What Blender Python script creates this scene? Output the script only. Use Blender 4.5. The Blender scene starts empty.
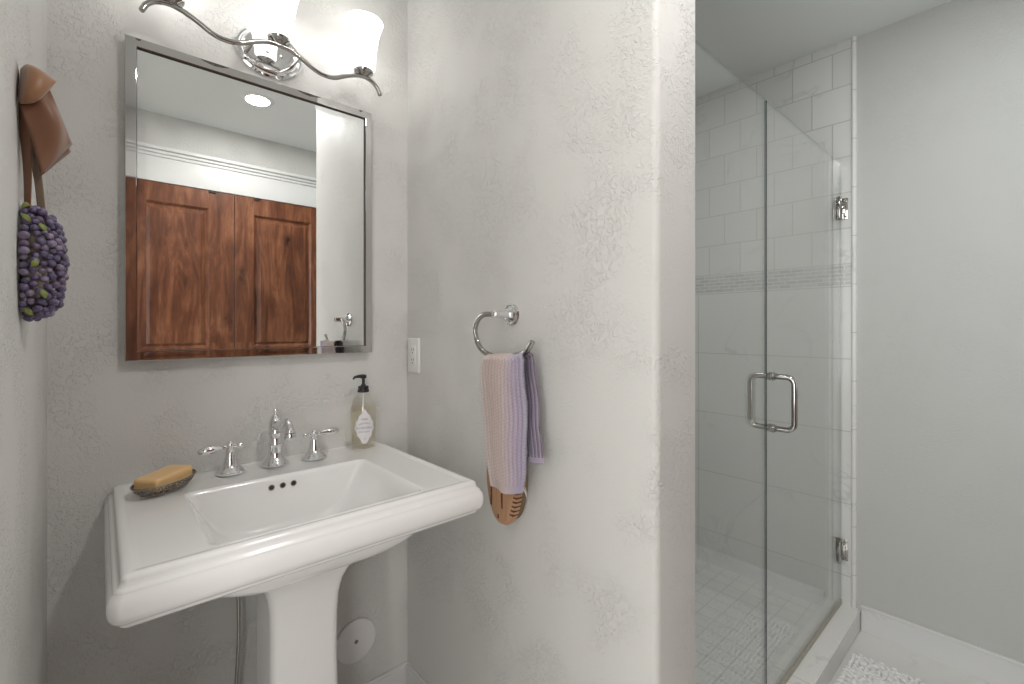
import bpy, bmesh, math, random
from mathutils import Vector, Matrix
random.seed(7)
S = bpy.context.scene
COL = S.collection
PI = math.pi

# ------------------------------------------------------------------ camera, world, light, exposure
cam = bpy.data.cameras.new('camera')
cam.sensor_width = 36.0
cam.lens = 464.0 / 1024.0 * 36.0
cam.shift_y = -14.3 / 1024.0
cam.clip_start = 0.02
camo = bpy.data.objects.new('camera', cam)
camo.location = (0, -1.44, 1.24)
camo.rotation_euler = (PI / 2, 0, -math.radians(90 - 48.4))
COL.objects.link(camo)
S.camera = camo

W = bpy.data.worlds.new('world'); S.world = W; W.use_nodes = True
W.node_tree.nodes['Background'].inputs[0].default_value = (.9, .95, 1, 1)
W.node_tree.nodes['Background'].inputs[1].default_value = .3
S.view_settings.view_transform = 'Standard'
S.view_settings.look = 'None'
S.view_settings.gamma = 1
S.view_settings.use_curve_mapping = False
S.view_settings.exposure = 0.77
CAN_POWER = 4.5
CANS = [(.62, -1.32, 'bright round recessed ceiling light in front of the wooden doors', CAN_POWER, (1, .98, .95)),
        (1.62, -1.50, 'added recessed ceiling light over the walkway by the shower, out of view', CAN_POWER * .5, (.97, 1, .985))]  # second light is added out of view to brighten the right side
SHADE_EMIT = 3.0
def fill_light(name, loc, rot, w, h, power, col):
    la = bpy.data.lights.new(name, 'AREA'); la.shape = 'RECTANGLE'; la.size = w; la.size_y = h; la.energy = power; la.color = col
    o = bpy.data.objects.new(name, la); o.location = loc; o.rotation_euler = rot; COL.objects.link(o)
# daylight lamps: added unseen fill at invented window openings, left and rear right
fill_light('fill_left', (-1.98, -1.30, 1.45), (0, -math.pi / 2, 0), 1.7, 1.5, 24.0, (1, .985, .96))
fill_light('fill_hall', (-.62, -2.30, 1.45), (math.pi / 2, 0, 0), .7, 1.5, 16.0, (1, .985, .965))
fill_light('fill_right', (1.85, -2.06, 1.55), (math.pi / 2, 0, 0), .74, 1.1, .95, (.97, 1, .99))


# ------------------------------------------------------------------ materials
def new_mat(name):
    m = bpy.data.materials.new(name); m.use_nodes = True
    nt = m.node_tree; nt.nodes.clear()
    out = nt.nodes.new('ShaderNodeOutputMaterial')
    return m, nt, out

def N(nt, t, **k):
    n = nt.nodes.new(t)
    for a, v in k.items():
        if a.startswith('i_'):
            key = a[2:].replace('_', ' ')
            n.inputs[key].default_value = v
        else:
            setattr(n, a, v)
    return n

def L(nt, a, b): nt.links.new(a, b)

def c4(c): return (c[0], c[1], c[2], 1)

def pbr(name, col, rough=.5, metal=0, spec=.5, coat=0, bump=None, sheen=0):
    m, nt, out = new_mat(name)
    p = N(nt, 'ShaderNodeBsdfPrincipled')
    p.inputs['Base Color'].default_value = c4(col)
    p.inputs['Roughness'].default_value = rough
    p.inputs['Metallic'].default_value = metal
    p.inputs['Specular IOR Level'].default_value = spec
    p.inputs['Coat Weight'].default_value = coat
    if sheen: p.inputs['Sheen Weight'].default_value = sheen
    if bump:
        geo = N(nt, 'ShaderNodeNewGeometry')
        no = N(nt, 'ShaderNodeTexNoise', i_Scale=bump[0], i_Detail=3.0)
        L(nt, geo.outputs['Position'], no.inputs['Vector'])
        b = N(nt, 'ShaderNodeBump', i_Strength=bump[1], i_Distance=bump[2])
        L(nt, no.outputs['Fac'], b.inputs['Height']); L(nt, b.outputs['Normal'], p.inputs['Normal'])
    L(nt, p.outputs[0], out.inputs[0])
    return m

def ramp(nt, src, stops):
    r = N(nt, 'ShaderNodeValToRGB')
    e = r.color_ramp.elements
    while len(e) < len(stops): e.new(.5)
    for q, (p, c) in zip(e, stops):
        q.position = p; q.color = c4(c) if hasattr(c, '__len__') else (c, c, c, 1)
    L(nt, src, r.inputs[0])
    return r

def math_n(nt, op, a, b=None):
    n = N(nt, 'ShaderNodeMath', operation=op)
    for i, v in enumerate([a, b]):
        if v is None: continue
        if isinstance(v, (int, float)): n.inputs[i].default_value = v
        else: L(nt, v, n.inputs[i])
    return n.outputs[0]

def plaster(name, col, strength=.5):
    m, nt, out = new_mat(name)
    geo = N(nt, 'ShaderNodeNewGeometry')
    a = N(nt, 'ShaderNodeTexNoise', i_Scale=92.0, i_Detail=2.0, i_Distortion=.7)
    b = N(nt, 'ShaderNodeTexNoise', i_Scale=7.0, i_Detail=2.0)
    g = N(nt, 'ShaderNodeTexNoise', i_Scale=160.0, i_Detail=2.0)
    for q in (a, b, g): L(nt, geo.outputs['Position'], q.inputs['Vector'])
    ra = ramp(nt, a.outputs['Fac'], [(.5, 0), (.56, 1), (.64, .75)])
    rb = ramp(nt, b.outputs['Fac'], [(.42, 0.05), (.60, 1)])
    h = math_n(nt, 'MULTIPLY', ra.outputs[0], rb.outputs[0])
    h = math_n(nt, 'ADD', h, math_n(nt, 'MULTIPLY', g.outputs['Fac'], .28))
    bu = N(nt, 'ShaderNodeBump', i_Strength=strength, i_Distance=.0014)
    L(nt, h, bu.inputs['Height'])
    p = N(nt, 'ShaderNodeBsdfPrincipled', i_Roughness=.55)
    p.inputs['Base Color'].default_value = c4(col)
    p.inputs['Specular IOR Level'].default_value = .3
    L(nt, bu.outputs[0], p.inputs['Normal']); L(nt, p.outputs[0], out.inputs[0])
    return m

def plane_vec(nt, u, v, u0, v0):
    geo = N(nt, 'ShaderNodeNewGeometry')
    sx = N(nt, 'ShaderNodeSeparateXYZ'); L(nt, geo.outputs['Position'], sx.inputs[0])
    c = N(nt, 'ShaderNodeCombineXYZ')
    L(nt, math_n(nt, 'SUBTRACT', sx.outputs['XYZ'.index(u)], u0), c.inputs[0])
    L(nt, math_n(nt, 'SUBTRACT', sx.outputs['XYZ'.index(v)], v0), c.inputs[1])
    return geo, c.outputs[0]

def tile(name, u, v, u0, v0, bw, bh, mortar=.0022, offset=.5, grout=(.50, .50, .475), base=(.74, .745, .73),
         vein=(.56, .57, .57), var=.06, rough=.22, vein_scale=2.2):
    m, nt, out = new_mat(name)
    geo, vec = plane_vec(nt, u, v, u0, v0)
    def brick(c1, c2, mo):
        b = N(nt, 'ShaderNodeTexBrick', offset=offset, squash=1.0)
        b.inputs['Scale'].default_value = 1.0
        b.inputs['Brick Width'].default_value = bw
        b.inputs['Row Height'].default_value = bh
        b.inputs['Mortar Size'].default_value = mortar
        b.inputs['Mortar Smooth'].default_value = .2
        b.inputs['Bias'].default_value = 0
        b.inputs['Color1'].default_value = c4(c1); b.inputs['Color2'].default_value = c4(c2); b.inputs['Mortar'].default_value = c4(mo)
        L(nt, vec, b.inputs['Vector'])
        return b
    br = brick((1 - var,) * 3, (1,) * 3, (1,) * 3)
    no = N(nt, 'ShaderNodeTexNoise', i_Scale=vein_scale, i_Detail=6.0, i_Distortion=1.4, i_Roughness=.55)
    L(nt, geo.outputs['Position'], no.inputs['Vector'])
    ve = ramp(nt, no.outputs['Fac'], [(.0, base), (.475, base), (.497, vein), (.52, base), (1, base)])
    no2 = N(nt, 'ShaderNodeTexNoise', i_Scale=3.0, i_Detail=3.0)
    L(nt, geo.outputs['Position'], no2.inputs['Vector'])
    msk = ramp(nt, no2.outputs['Fac'], [(.48, 0), (.62, .8)])
    mx = N(nt, 'ShaderNodeMix', data_type='RGBA')
    L(nt, msk.outputs[0], mx.inputs['Factor']); mx.inputs['A'].default_value = c4(base); L(nt, ve.outputs[0], mx.inputs['B'])
    m2 = N(nt, 'ShaderNodeMix', data_type='RGBA', blend_type='MULTIPLY'); m2.inputs['Factor'].default_value = 1
    L(nt, mx.outputs['Result'], m2.inputs['A']); L(nt, br.outputs['Color'], m2.inputs['B'])
    m3 = N(nt, 'ShaderNodeMix', data_type='RGBA')
    L(nt, br.outputs['Fac'], m3.inputs['Factor']); L(nt, m2.outputs['Result'], m3.inputs['A']); m3.inputs['B'].default_value = c4(grout)
    p = N(nt, 'ShaderNodeBsdfPrincipled')
    L(nt, m3.outputs['Result'], p.inputs['Base Color'])
    rr = math_n(nt, 'ADD', math_n(nt, 'MULTIPLY', br.outputs['Fac'], .5), rough); L(nt, rr, p.inputs['Roughness'])
    bu = N(nt, 'ShaderNodeBump', i_Strength=.5, i_Distance=.001, invert=True)
    L(nt, br.outputs['Fac'], bu.inputs['Height']); L(nt, bu.outputs[0], p.inputs['Normal'])
    L(nt, p.outputs[0], out.inputs[0])
    return m

def glassy(name, tint, gloss_tint=(1, 1, 1), f0=.04, expo=5.0):
    # thin clear glass: transmission with angle dependent reflection
    m, nt, out = new_mat(name)
    lw = N(nt, 'ShaderNodeLayerWeight', i_Blend=.5)
    pw = math_n(nt, 'POWER', lw.outputs['Facing'], expo)
    f = math_n(nt, 'ADD', math_n(nt, 'MULTIPLY', pw, 1 - f0), f0)
    tr = N(nt, 'ShaderNodeBsdfTransparent'); tr.inputs[0].default_value = c4(tint)
    gl = N(nt, 'ShaderNodeBsdfGlossy', i_Roughness=.0); gl.inputs[0].default_value = c4(gloss_tint)
    mx = N(nt, 'ShaderNodeMixShader')
    L(nt, f, mx.inputs[0]); L(nt, tr.outputs[0], mx.inputs[1]); L(nt, gl.outputs[0], mx.inputs[2])
    L(nt, mx.outputs[0], out.inputs[0])
    return m

def wood(name, dark, mid, light, scale=1.0, knots=True, axis=2, rough=.35):
    m, nt, out = new_mat(name)
    geo = N(nt, 'ShaderNodeNewGeometry')
    mp = N(nt, 'ShaderNodeMapping')
    sc = [9.0 * scale] * 3; sc[axis] = 1.3 * scale
    mp.inputs['Scale'].default_value = sc
    L(nt, geo.outputs['Position'], mp.inputs[0])
    n1 = N(nt, 'ShaderNodeTexNoise', i_Scale=1.6, i_Detail=6.0, i_Distortion=1.6, i_Roughness=.6)
    L(nt, mp.outputs[0], n1.inputs['Vector'])
    n2 = N(nt, 'ShaderNodeTexNoise', i_Scale=9.0, i_Detail=4.0, i_Distortion=.6)
    L(nt, mp.outputs[0], n2.inputs['Vector'])
    n3 = N(nt, 'ShaderNodeTexNoise', i_Scale=3.2 * scale, i_Detail=3.0, i_Distortion=.8)
    L(nt, geo.outputs['Position'], n3.inputs['Vector'])
    s = math_n(nt, 'ADD', math_n(nt, 'MULTIPLY', n1.outputs['Fac'], .55), math_n(nt, 'MULTIPLY', n2.outputs['Fac'], .15))
    s = math_n(nt, 'ADD', s, math_n(nt, 'MULTIPLY', n3.outputs['Fac'], .3))
    r = ramp(nt, s, [(.36, dark), (.5, mid), (.64, light)])
    col = r.outputs[0]
    if knots:
        vo = N(nt, 'ShaderNodeTexVoronoi', i_Scale=4.6 * scale, i_Randomness=1.0)
        mk = N(nt, 'ShaderNodeMapping'); mk.inputs['Scale'].default_value = (1.3, .01, .75)
        L(nt, geo.outputs['Position'], mk.inputs[0])
        wob = N(nt, 'ShaderNodeTexNoise', i_Scale=14.0, i_Detail=2.0); L(nt, geo.outputs['Position'], wob.inputs['Vector'])
        va = N(nt, 'ShaderNodeVectorMath', operation='SCALE'); L(nt, wob.outputs['Color'], va.inputs[0]); va.inputs['Scale'].default_value = .09
        vb = N(nt, 'ShaderNodeVectorMath', operation='ADD'); L(nt, mk.outputs[0], vb.inputs[0]); L(nt, va.outputs[0], vb.inputs[1])
        L(nt, vb.outputs[0], vo.inputs['Vector'])
        rk = ramp(nt, vo.outputs['Distance'], [(.03, 1), (.10, .45), (.22, 0)])
        mx = N(nt, 'ShaderNodeMix', data_type='RGBA')
        L(nt, rk.outputs[0], mx.inputs['Factor']); L(nt, col, mx.inputs['A']); mx.inputs['B'].default_value = c4([q * .35 for q in dark])
        col = mx.outputs['Result']
    p = N(nt, 'ShaderNodeBsdfPrincipled', i_Roughness=rough)
    L(nt, col, p.inputs['Base Color'])
    bu = N(nt, 'ShaderNodeBump', i_Strength=.15, i_Distance=.001)
    L(nt, n2.outputs['Fac'], bu.inputs['Height']); L(nt, bu.outputs[0], p.inputs['Normal'])
    L(nt, p.outputs[0], out.inputs[0])
    return m

def emit(name, col, s):
    m, nt, out = new_mat(name)
    e = N(nt, 'ShaderNodeEmission'); e.inputs[0].default_value = c4(col); e.inputs[1].default_value = s
    L(nt, e.outputs[0], out.inputs[0]); return m

M = {}
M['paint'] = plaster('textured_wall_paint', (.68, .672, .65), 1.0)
M['paint_shaded'] = plaster('shaded_wall_paint', (.55, .557, .54), .45)  # same wall paint, darkened in colour for dimmer light on the right
M['ceiling'] = pbr('ceiling_paint', (.76, .78, .77), .8, spec=.1)
M['white_trim'] = pbr('white_trim_paint', (.73, .73, .72), .35)
M['white_plastic'] = pbr('white_plastic', (.82, .81, .80), .35)
M['porcelain'] = pbr('white_porcelain', (.88, .875, .865), .15, coat=.15)
M['chrome'] = pbr('chrome', (.82, .82, .83), .06, 1)
M['nickel'] = pbr('polished_nickel', (.43, .42, .40), .09, 1)
M['mirror'] = pbr('mirror_silver', (.93, .945, .94), 0, 1)
M['mirror_frame'] = pbr('mirror_frame_metal', (.62, .61, .60), .03, 1)
M['black'] = pbr('black_plastic', (.02, .02, .022), .35)
M['hole'] = pbr('dark_opening', (.03, .022, .016), .6)
M['bronze_ring'] = pbr('overflow_ring', (.30, .25, .2), .3, .6)
M['opal'] = None
M['door'] = wood('knotty_alder', (.060, .018, .009), (.155, .052, .023), (.30, .125, .060))
M['brushwood'] = wood('pale_beech', (.36, .19, .10), (.50, .28, .16), (.58, .35, .21), 3.0, False)
M['burnt'] = pbr('burnt_marking', (.12, .045, .02), .7)
M['bristle'] = pbr('bristle', (.22, .15, .09), .8)
M['ribbon'] = pbr('brown_satin_ribbon', (.20, .085, .042), .48, sheen=.3, bump=(60, .15, .002))
M['ribbon_tan'] = pbr('tan_satin_ribbon', (.32, .235, .165), .5, sheen=.3, bump=(60, .15, .002))
M['leaf'] = pbr('green_leaf', (.21, .24, .07), .6)
M['straw'] = pbr('pale_backing', (.62, .58, .42), .8)
M['soap'] = pbr('orange_soap', (.86, .56, .27), .38, bump=(25, .2, .002))
M['wire'] = pbr('dark_wire', (.26, .235, .20), .35, .9)
M['mat'] = pbr('white_chenille', (.80, .80, .79), .95, sheen=.5)
M['braid'] = pbr('braided_steel', (.5, .48, .45), .3, 1)
M['seal'] = pbr('clear_seal', (.34, .32, .25), .5)
M['glass_edge'] = pbr('green_glass_edge', (.012, .03, .026), .12, 0, .6)
M['glass'] = glassy('shower_glass', (.98, .986, .98), expo=4.0)
M['glass_edge_pale'] = glassy('pale_glass_edge', (.62, .68, .66), f0=.08)
M['bottle'] = glassy('bottle_glass', (.99, .985, .965), f0=.05)
M['liquid'] = glassy('amber_liquid', (.99, .972, .925), f0=.004)
M['label'] = pbr('paper_label', (.80, .78, .79), .6)
M['ink'] = pbr('grey_ink', (.36, .34, .37), .7)
M['pencil'] = tile('marble_pencil', 'Y', 'Z', 0, .02, 5, .20, .0015, 0, var=.03, base=(.80, .80, .785), vein_scale=5)
M['tile_small'] = tile('marble_field_tile', 'Y', 'Z', -.0335, 1.655 - .149 * 12, .152, .149, offset=.5)
M['tile_big'] = tile('marble_large_tile', 'Y', 'Z', -.28, .507 - .3015 * 3, .61, .3015, offset=0, var=.03)
M['tile_band'] = tile('mosaic_band', 'Y', 'Z', .013, 1.418, .050, .0168, .0018, grout=(.72, .72, .70), base=(.60, .61, .605), vein=(.5, .5, .5), var=.22, rough=.15)
M['tile_small_x'] = tile('marble_field_tile_back', 'X', 'Z', 0, 1.655 - .149 * 12, .152, .149)
M['shower_floor'] = tile('shower_floor_tile', 'X', 'Y', 2.26 - .0755 * 40, -.494 - .0755 * 20, .0755, .0755, .003, 0, grout=(.50, .50, .47), var=.06)
M['floor'] = tile('marble_floor_tile', 'X', 'Y', 1.40, -3.3, 1.22, .61, .002, 0, var=.02, base=(.74, .735, .71), vein_scale=1.6)
M['curb'] = tile('curb_tile', 'X', 'Z', 1.72 - .61 * 4, -1, .61, 2.0, .002, 0, var=.02, base=(.76, .755, .73))
M['base_tile'] = tile('baseboard_tile', 'Y', 'Z', -.97 - .61 * 3, -1, .61, 2.0, .0015, 0, var=.02, base=(.72, .725, .725), vein_scale=3)


# ------------------------------------------------------------------ mesh helpers (world coordinates)
class B:
    def __init__(s): s.v = []; s.f = []; s.mi = []; s.cur = 0
    def add(s, vs, fs):
        o = len(s.v); s.v += [tuple(q) for q in vs]
        for f in fs: s.f.append([i + o for i in f]); s.mi.append(s.cur)
    def box(s, x0, x1, y0, y1, z0, z1, bev=0, seg=2):
        bm = bmesh.new()
        vs = [bm.verts.new((x, y, z)) for x in (x0, x1) for y in (y0, y1) for z in (z0, z1)]
        for f in [(0, 1, 3, 2), (4, 6, 7, 5), (0, 4, 5, 1), (2, 3, 7, 6), (0, 2, 6, 4), (1, 5, 7, 3)]:
            bm.faces.new([vs[i] for i in f])
        if bev: bmesh.ops.bevel(bm, geom=list(bm.edges), offset=bev, segments=seg, affect='EDGES', profile=.5)
        s.frombm(bm); return s
    def frombm(s, bm, mat=None):
        if mat: bmesh.ops.transform(bm, matrix=mat, verts=bm.verts)
        bm.verts.ensure_lookup_table(); bm.verts.index_update()
        s.add([v.co[:] for v in bm.verts], [[v.index for v in f.verts] for f in bm.faces]); bm.free()
    def rings(s, rs, cap0=True, cap1=True, closed=True):
        n = len(rs[0]); vs = [p for r in rs for p in r]; fs = []
        for i in range(len(rs) - 1):
            for j in range(n if closed else n - 1):
                a = i * n + j; b = i * n + (j + 1) % n
                fs.append([a, b, b + n, a + n])
        if cap0: fs.append(list(range(n))[::-1])
        if cap1: fs.append([(len(rs) - 1) * n + j for j in range(n)])
        s.add(vs, fs); return s
    def lathe(s, prof, origin=(0, 0, 0), axis=(0, 0, 1), n=32, sx=1, sy=1, cap0=True, cap1=True):
        q = Vector((0, 0, 1)).rotation_difference(Vector(axis).normalized())
        o = Vector(origin); rs = []
        for r, z in prof:
            r = max(r, 1e-5)
            rs.append([o + q @ Vector((r * sx * math.cos(2 * PI * k / n), r * sy * math.sin(2 * PI * k / n), z)) for k in range(n)])
        return s.rings(rs, cap0, cap1)
    def tube(s, pts, r, n=12, cap=True, sy=1):
        pts = [Vector(p) for p in pts]; m = len(pts)
        rr = r if hasattr(r, '__len__') else [r] * m
        T = [(pts[min(i + 1, m - 1)] - pts[max(i - 1, 0)]).normalized() for i in range(m)]
        up = Vector((0, 0, 1)) if abs(T[0].z) < .9 else Vector((1, 0, 0))
        nrm = (up - T[0] * up.dot(T[0])).normalized(); rs = []
        for i in range(m):
            nrm = (nrm - T[i] * nrm.dot(T[i])).normalized(); bi = T[i].cross(nrm)
            rs.append([pts[i] + nrm * (rr[i] * math.cos(2 * PI * k / n)) + bi * (rr[i] * sy * math.sin(2 * PI * k / n)) for k in range(n)])
        return s.rings(rs, cap, cap)
    def grid(s, fn, nu, nv):
        vs = [fn(i / nu, j / nv) for j in range(nv + 1) for i in range(nu + 1)]
        fs = [[j * (nu + 1) + i, j * (nu + 1) + i + 1, (j + 1) * (nu + 1) + i + 1, (j + 1) * (nu + 1) + i] for j in range(nv) for i in range(nu)]
        s.add(vs, fs); return s
    def sphere(s, c, r, u=10, v=7):
        bm = bmesh.new(); bmesh.ops.create_uvsphere(bm, u_segments=u, v_segments=v, radius=1)
        rr = r if hasattr(r, '__len__') else (r, r, r)
        s.frombm(bm, Matrix.Translation(c) @ Matrix.Diagonal((*rr, 1))); return s

def catmull(pts, n=8):
    P = [Vector(p) for p in pts]; P = [2 * P[0] - P[1]] + P + [2 * P[-1] - P[-2]]; out = []
    for i in range(1, len(P) - 2):
        for k in range(n):
            t = k / n; a, b, c, d = P[i - 1:i + 3]
            out.append(.5 * ((2 * b) + (c - a) * t + (2 * a - 5 * b + 4 * c - d) * t * t + (3 * b - a - 3 * c + d) * t ** 3))
    out.append(P[-2]); return out

def wloc(o):
    v = Vector((0, 0, 0))
    while o is not None: v += o.location; o = o.parent
    return v

def build(name, b, mats, parent=None, loc=None, smooth=True, mods=None, angle=35):
    me = bpy.data.meshes.new(name); me.from_pydata(b.v, [], b.f)
    for m in (mats if isinstance(mats, (list, tuple)) else [mats]): me.materials.append(m)
    me.polygons.foreach_set('material_index', b.mi)
    bm = bmesh.new(); bm.from_mesh(me); bmesh.ops.recalc_face_normals(bm, faces=bm.faces); bm.to_mesh(me); bm.free()
    o = bpy.data.objects.new(name, me); COL.objects.link(o)
    base = wloc(parent) if parent else Vector(loc or (0, 0, 0))
    me.transform(Matrix.Translation(-base))
    if parent: o.parent = parent
    else: o.location = base
    if smooth:
        me.polygons.foreach_set('use_smooth', [True] * len(me.polygons))
        me.set_sharp_from_angle(angle=math.radians(angle))
    if mods == 'solid': pass
    return o

def tag(o, label, cat, group=None):
    o['label'] = label; o['category'] = cat
    if group: o['group'] = group
    return o

def thing(name, loc, label, cat, group=None):
    o = bpy.data.objects.new(name, None); o.empty_display_size = .05; o.location = loc; COL.objects.link(o)
    return tag(o, label, cat, group)

def struct(name, b, m, parent=None, **k):
    o = build(name, b, m, parent, **k)
    if parent is None: o['kind'] = 'structure'
    return o

# ------------------------------------------------------------------ dimensions
XL, XP, XP2, XR = -.087, .795, .955, 2.337
YF, YE, HC = -1.87, -.962, 2.44
DX0, DX1, DZ = .058, 1.174, 2.06
XT = 2.327

# ------------------------------------------------------------------ room shell
struct('floor', B().box(XL - .1, XR + .1, YF - .1, .1, -.1, 0), M['floor'])
struct('floor_shower', B().box(XP2 - .01, XR, -.86, .0, 0, .04), M['shower_floor'])
struct('ceiling', B().box(XL - .1, XR + .1, YF - .1, .1, HC, HC + .1), M['ceiling'])
b = B(); b.box(XL - .1, XL, -.93, .1, 0, HC).box(XL - .1, XL, YF, -1.75, 0, HC).box(XL - .1, XL, -1.75, -.93, 2.06, HC)  # doorway opening is invented, lets the added fill light in
struct('wall_left', b, M['paint'])
b = B(); b.box(-2.1, XL - .1, YF - .4, -.4, -.1, 0); struct('floor_added_hall', b, M['floor'])  # invented adjoining room, unseen, added to hold the fill lamps
b = B(); b.box(-2.1, XL - .1, YF - .4, -.4, HC, HC + .1); struct('ceiling_added_hall', b, M['ceiling'])
b = B(); b.box(-2.1, -.97, YF - .5, YF - .4, 0, HC).box(-.27, XL - .1, YF - .5, YF - .4, 0, HC).box(-.97, -.27, YF - .5, YF - .4, 0, .7).box(-.97, -.27, YF - .5, YF - .4, 2.2, HC).box(-2.1, XL - .1, -.4, -.3, 0, HC)
b.box(XL - .2, XL - .1, YF - .4, -1.75, 0, HC).box(-2.1, -2.0, YF - .4, -2.15, 0, HC).box(-2.1, -2.0, -.45, -.4, 0, HC).box(-2.1, -2.0, -2.15, -.45, 0, .7).box(-2.1, -2.0, -2.15, -.45, 2.2, HC)
struct('wall_added_hall', b, M['paint'])
b = B()
for y0, y1 in ((-1.75, -1.73), (-.95, -.93)): b.box(XL - .102, XL + .002, y0, y1, 0, 2.06, .001)
b.box(XL - .102, XL + .002, -1.75, -.93, 2.04, 2.06, .001)
struct('trim_added_doorway', b, M['white_trim'])  # lining of the invented doorway
struct('wall_back', B().box(XL, XP2, 0, .1, 0, HC), M['paint'])
struct('wall_right', B().box(XR, XR + .1, YF, .1, 0, HC), M['paint_shaded'])
b = B(); b.box(XL, DX0, YF - .1, YF, 0, HC).box(DX1, 1.45, YF - .1, YF, 0, HC).box(2.25, XR, YF - .1, YF, 0, HC).box(1.45, 2.25, YF - .1, YF, 0, .98).box(1.45, 2.25, YF - .1, YF, 2.12, HC).box(DX0, DX1, YF - .1, YF, DZ, HC)
struct('wall_front', b, M['paint'])
b = B()
for x0, x1, z0, z1 in ((1.45, 1.49, .98, 2.12), (2.21, 2.25, .98, 2.12), (1.49, 2.21, .98, 1.02), (1.49, 2.21, 2.08, 2.12), (1.49, 2.21, 1.535, 1.565)): b.box(x0, x1, YF - .07, YF - .03, z0, z1, .003)
w_ = struct('added_window_1', b, M['white_trim'])  # invented unseen window, added with the fill lamp behind it
# partition with rounded corner beads at its free end
def rr_end(z, r=.014, n=6):
    p = [(XP, 0), ]
    for k in range(n + 1):
        a = PI + (PI / 2) * k / n; p.append((XP + r + r * math.cos(a), YE + r + r * math.sin(a)))
    for k in range(n + 1):
        a = 1.5 * PI + (PI / 2) * k / n; p.append((XP2 - r + r * math.cos(a), YE + r + r * math.sin(a)))
    p.append((XP2, 0))
    return [(x, y, z) for x, y in p]
struct('wall_partition', B().rings([rr_end(0), rr_end(HC)]), M['paint'])
b = B(); b.box(XP2, XR, 0, .012 + .09, .04, HC)
struct('wall_shower_back', b, M['tile_small_x'])
YT = -.935
struct('wall_shower_field', B().box(XT, XR, YT, 0, 1.502, HC), M['tile_small'])
struct('wall_shower_band', B().box(XT, XR, YT, 0, 1.418, 1.502), M['tile_band'])
struct('wall_shower_lower', B().box(XT, XR, YT, 0, .04, 1.418), M['tile_big'])
# pencil moulding that closes the tile edge
pr = [(XR, YT - .018), (XT + .001, YT - .018), (XT - .006, YT - .014), (XT - .009, YT - .009), (XT - .006, YT - .003), (XT, YT), (XR, YT)]
struct('trim_1', B().rings([[(x, y, z) for x, y in pr] for z in (.085, HC)]), M['pencil'])
# shower kerb
CB0, CB1, CZ = -.966, -.852, .085
b = B(); b.box(XP2, XR, CB0 + .004, CB1, 0, CZ - .0, .0015, 1)
b.box(XP2 + .02, XR, CB0, CB0 + .006, 0.004, CZ - .003)
struct('shower_curb', b, M['curb'])
# baseboards
def baseboard(name, x0, x1, y0, y1, h, mat, cap=True):
    b = B(); b.box(x0, x1, y0, y1, 0, h - .012)
    o = struct(name, b, mat)
    return o
b = B(); b.box(XR - .011, XR, YF, CB0 - .002, 0, .098); struct('baseboard_right', b, M['base_tile'])
b = B(); b.box(XR - .013, XR, YF, CB0 - .002, .098, .106, .002, 2); struct('baseboard_right_cap', b, M['white_trim'])
def bb_prof(z): return z
b = B(); b.box(XL, XP, -.012, 0, 0, .082, .002).box(XL, XP, -.009, 0, .08, .09, .002); struct('baseboard_back', b, M['white_trim'])
b = B(); b.box(XP - .012, XP, YE + .02, -.012, 0, .082, .002).box(XP - .009, XP, YE + .02, -.009, .08, .09, .002); struct('baseboard_partition', b, M['white_trim'])
b = B(); b.box(XL, XL + .012, -.93, -.012, 0, .082, .002).box(XL, XL + .009, -.93, -.009, .08, .09, .002); struct('baseboard_left', b, M['white_trim'])
# casing around the wooden doors
b = B()
b.box(DX0 - .10, DX0 + .006, YF, YF + .018, 0, DZ, .002).box(DX1 - .006, DX1 + .10, YF, YF + .018, 0, DZ, .002)
b.box(DX0 - .115, DX1 + .11, YF, YF + .02, DZ - .004, DZ + .135, .002)
b.box(DX0 - .12, DX1 + .12, YF, YF + .028, DZ + .133, DZ + .15, .004)
b.box(DX0 - .13, DX1 + .13, YF, YF + .038, DZ + .15, DZ + .168, .006)
b.box(DX0 - .14, DX1 + .14, YF, YF + .05, DZ + .168, DZ + .188, .004)
struct('trim_2', b, M['white_trim'])

def wood_door(name, x0, x1, px0, px1, catch_x):
    y1 = YF + .012; y0 = y1 - .035
    b = B()
    z0, z1 = .012, DZ - .006
    pz = [(.22, .93), (1.06, 1.947)]
    # stiles and rails
    b.box(x0, px0, y0, y1, z0, z1, .0015, 1).box(px1, x1, y0, y1, z0, z1, .0015, 1)
    for a, c in ((z0, .22), (.93, 1.06), (1.947, z1)): b.box(px0, px1, y0, y1 - .0004, a, c, .001, 1)
    o = build(name, b, M['door']); o['kind'] = 'structure'
    for a, c in pz:
        q = B()
        def ring(d, y): return [(px0 + d, y, a + d), (px1 - d, y, a + d), (px1 - d, y, c - d), (px0 + d, y, c - d)]
        q.rings([ring(-.001, y1 - .001), ring(.008, y1 - .011), ring(.012, y1 - .016), ring(.018, y1 - .016), ring(.040, y1 - .004), ring(.043, y1 - .004)], cap0=False)
        q.rings([ring(0, y0 + .008), ring(.001, y0 + .007)], cap1=False)
        build('panel', q, M['door'], o, smooth=False)
    k = B(); k.box(catch_x - .018, catch_x + .018, y1, y1 + .006, z1 - .014, z1 + .002, .001)
    build('door_catch', k, M['hole'], o)
    return o
wood_door('door_1', DX0 + .002, .6145, .165, .4825, .50)
wood_door('door_2', .6175, DX1 - .002, .7226, 1.067, .74)

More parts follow.
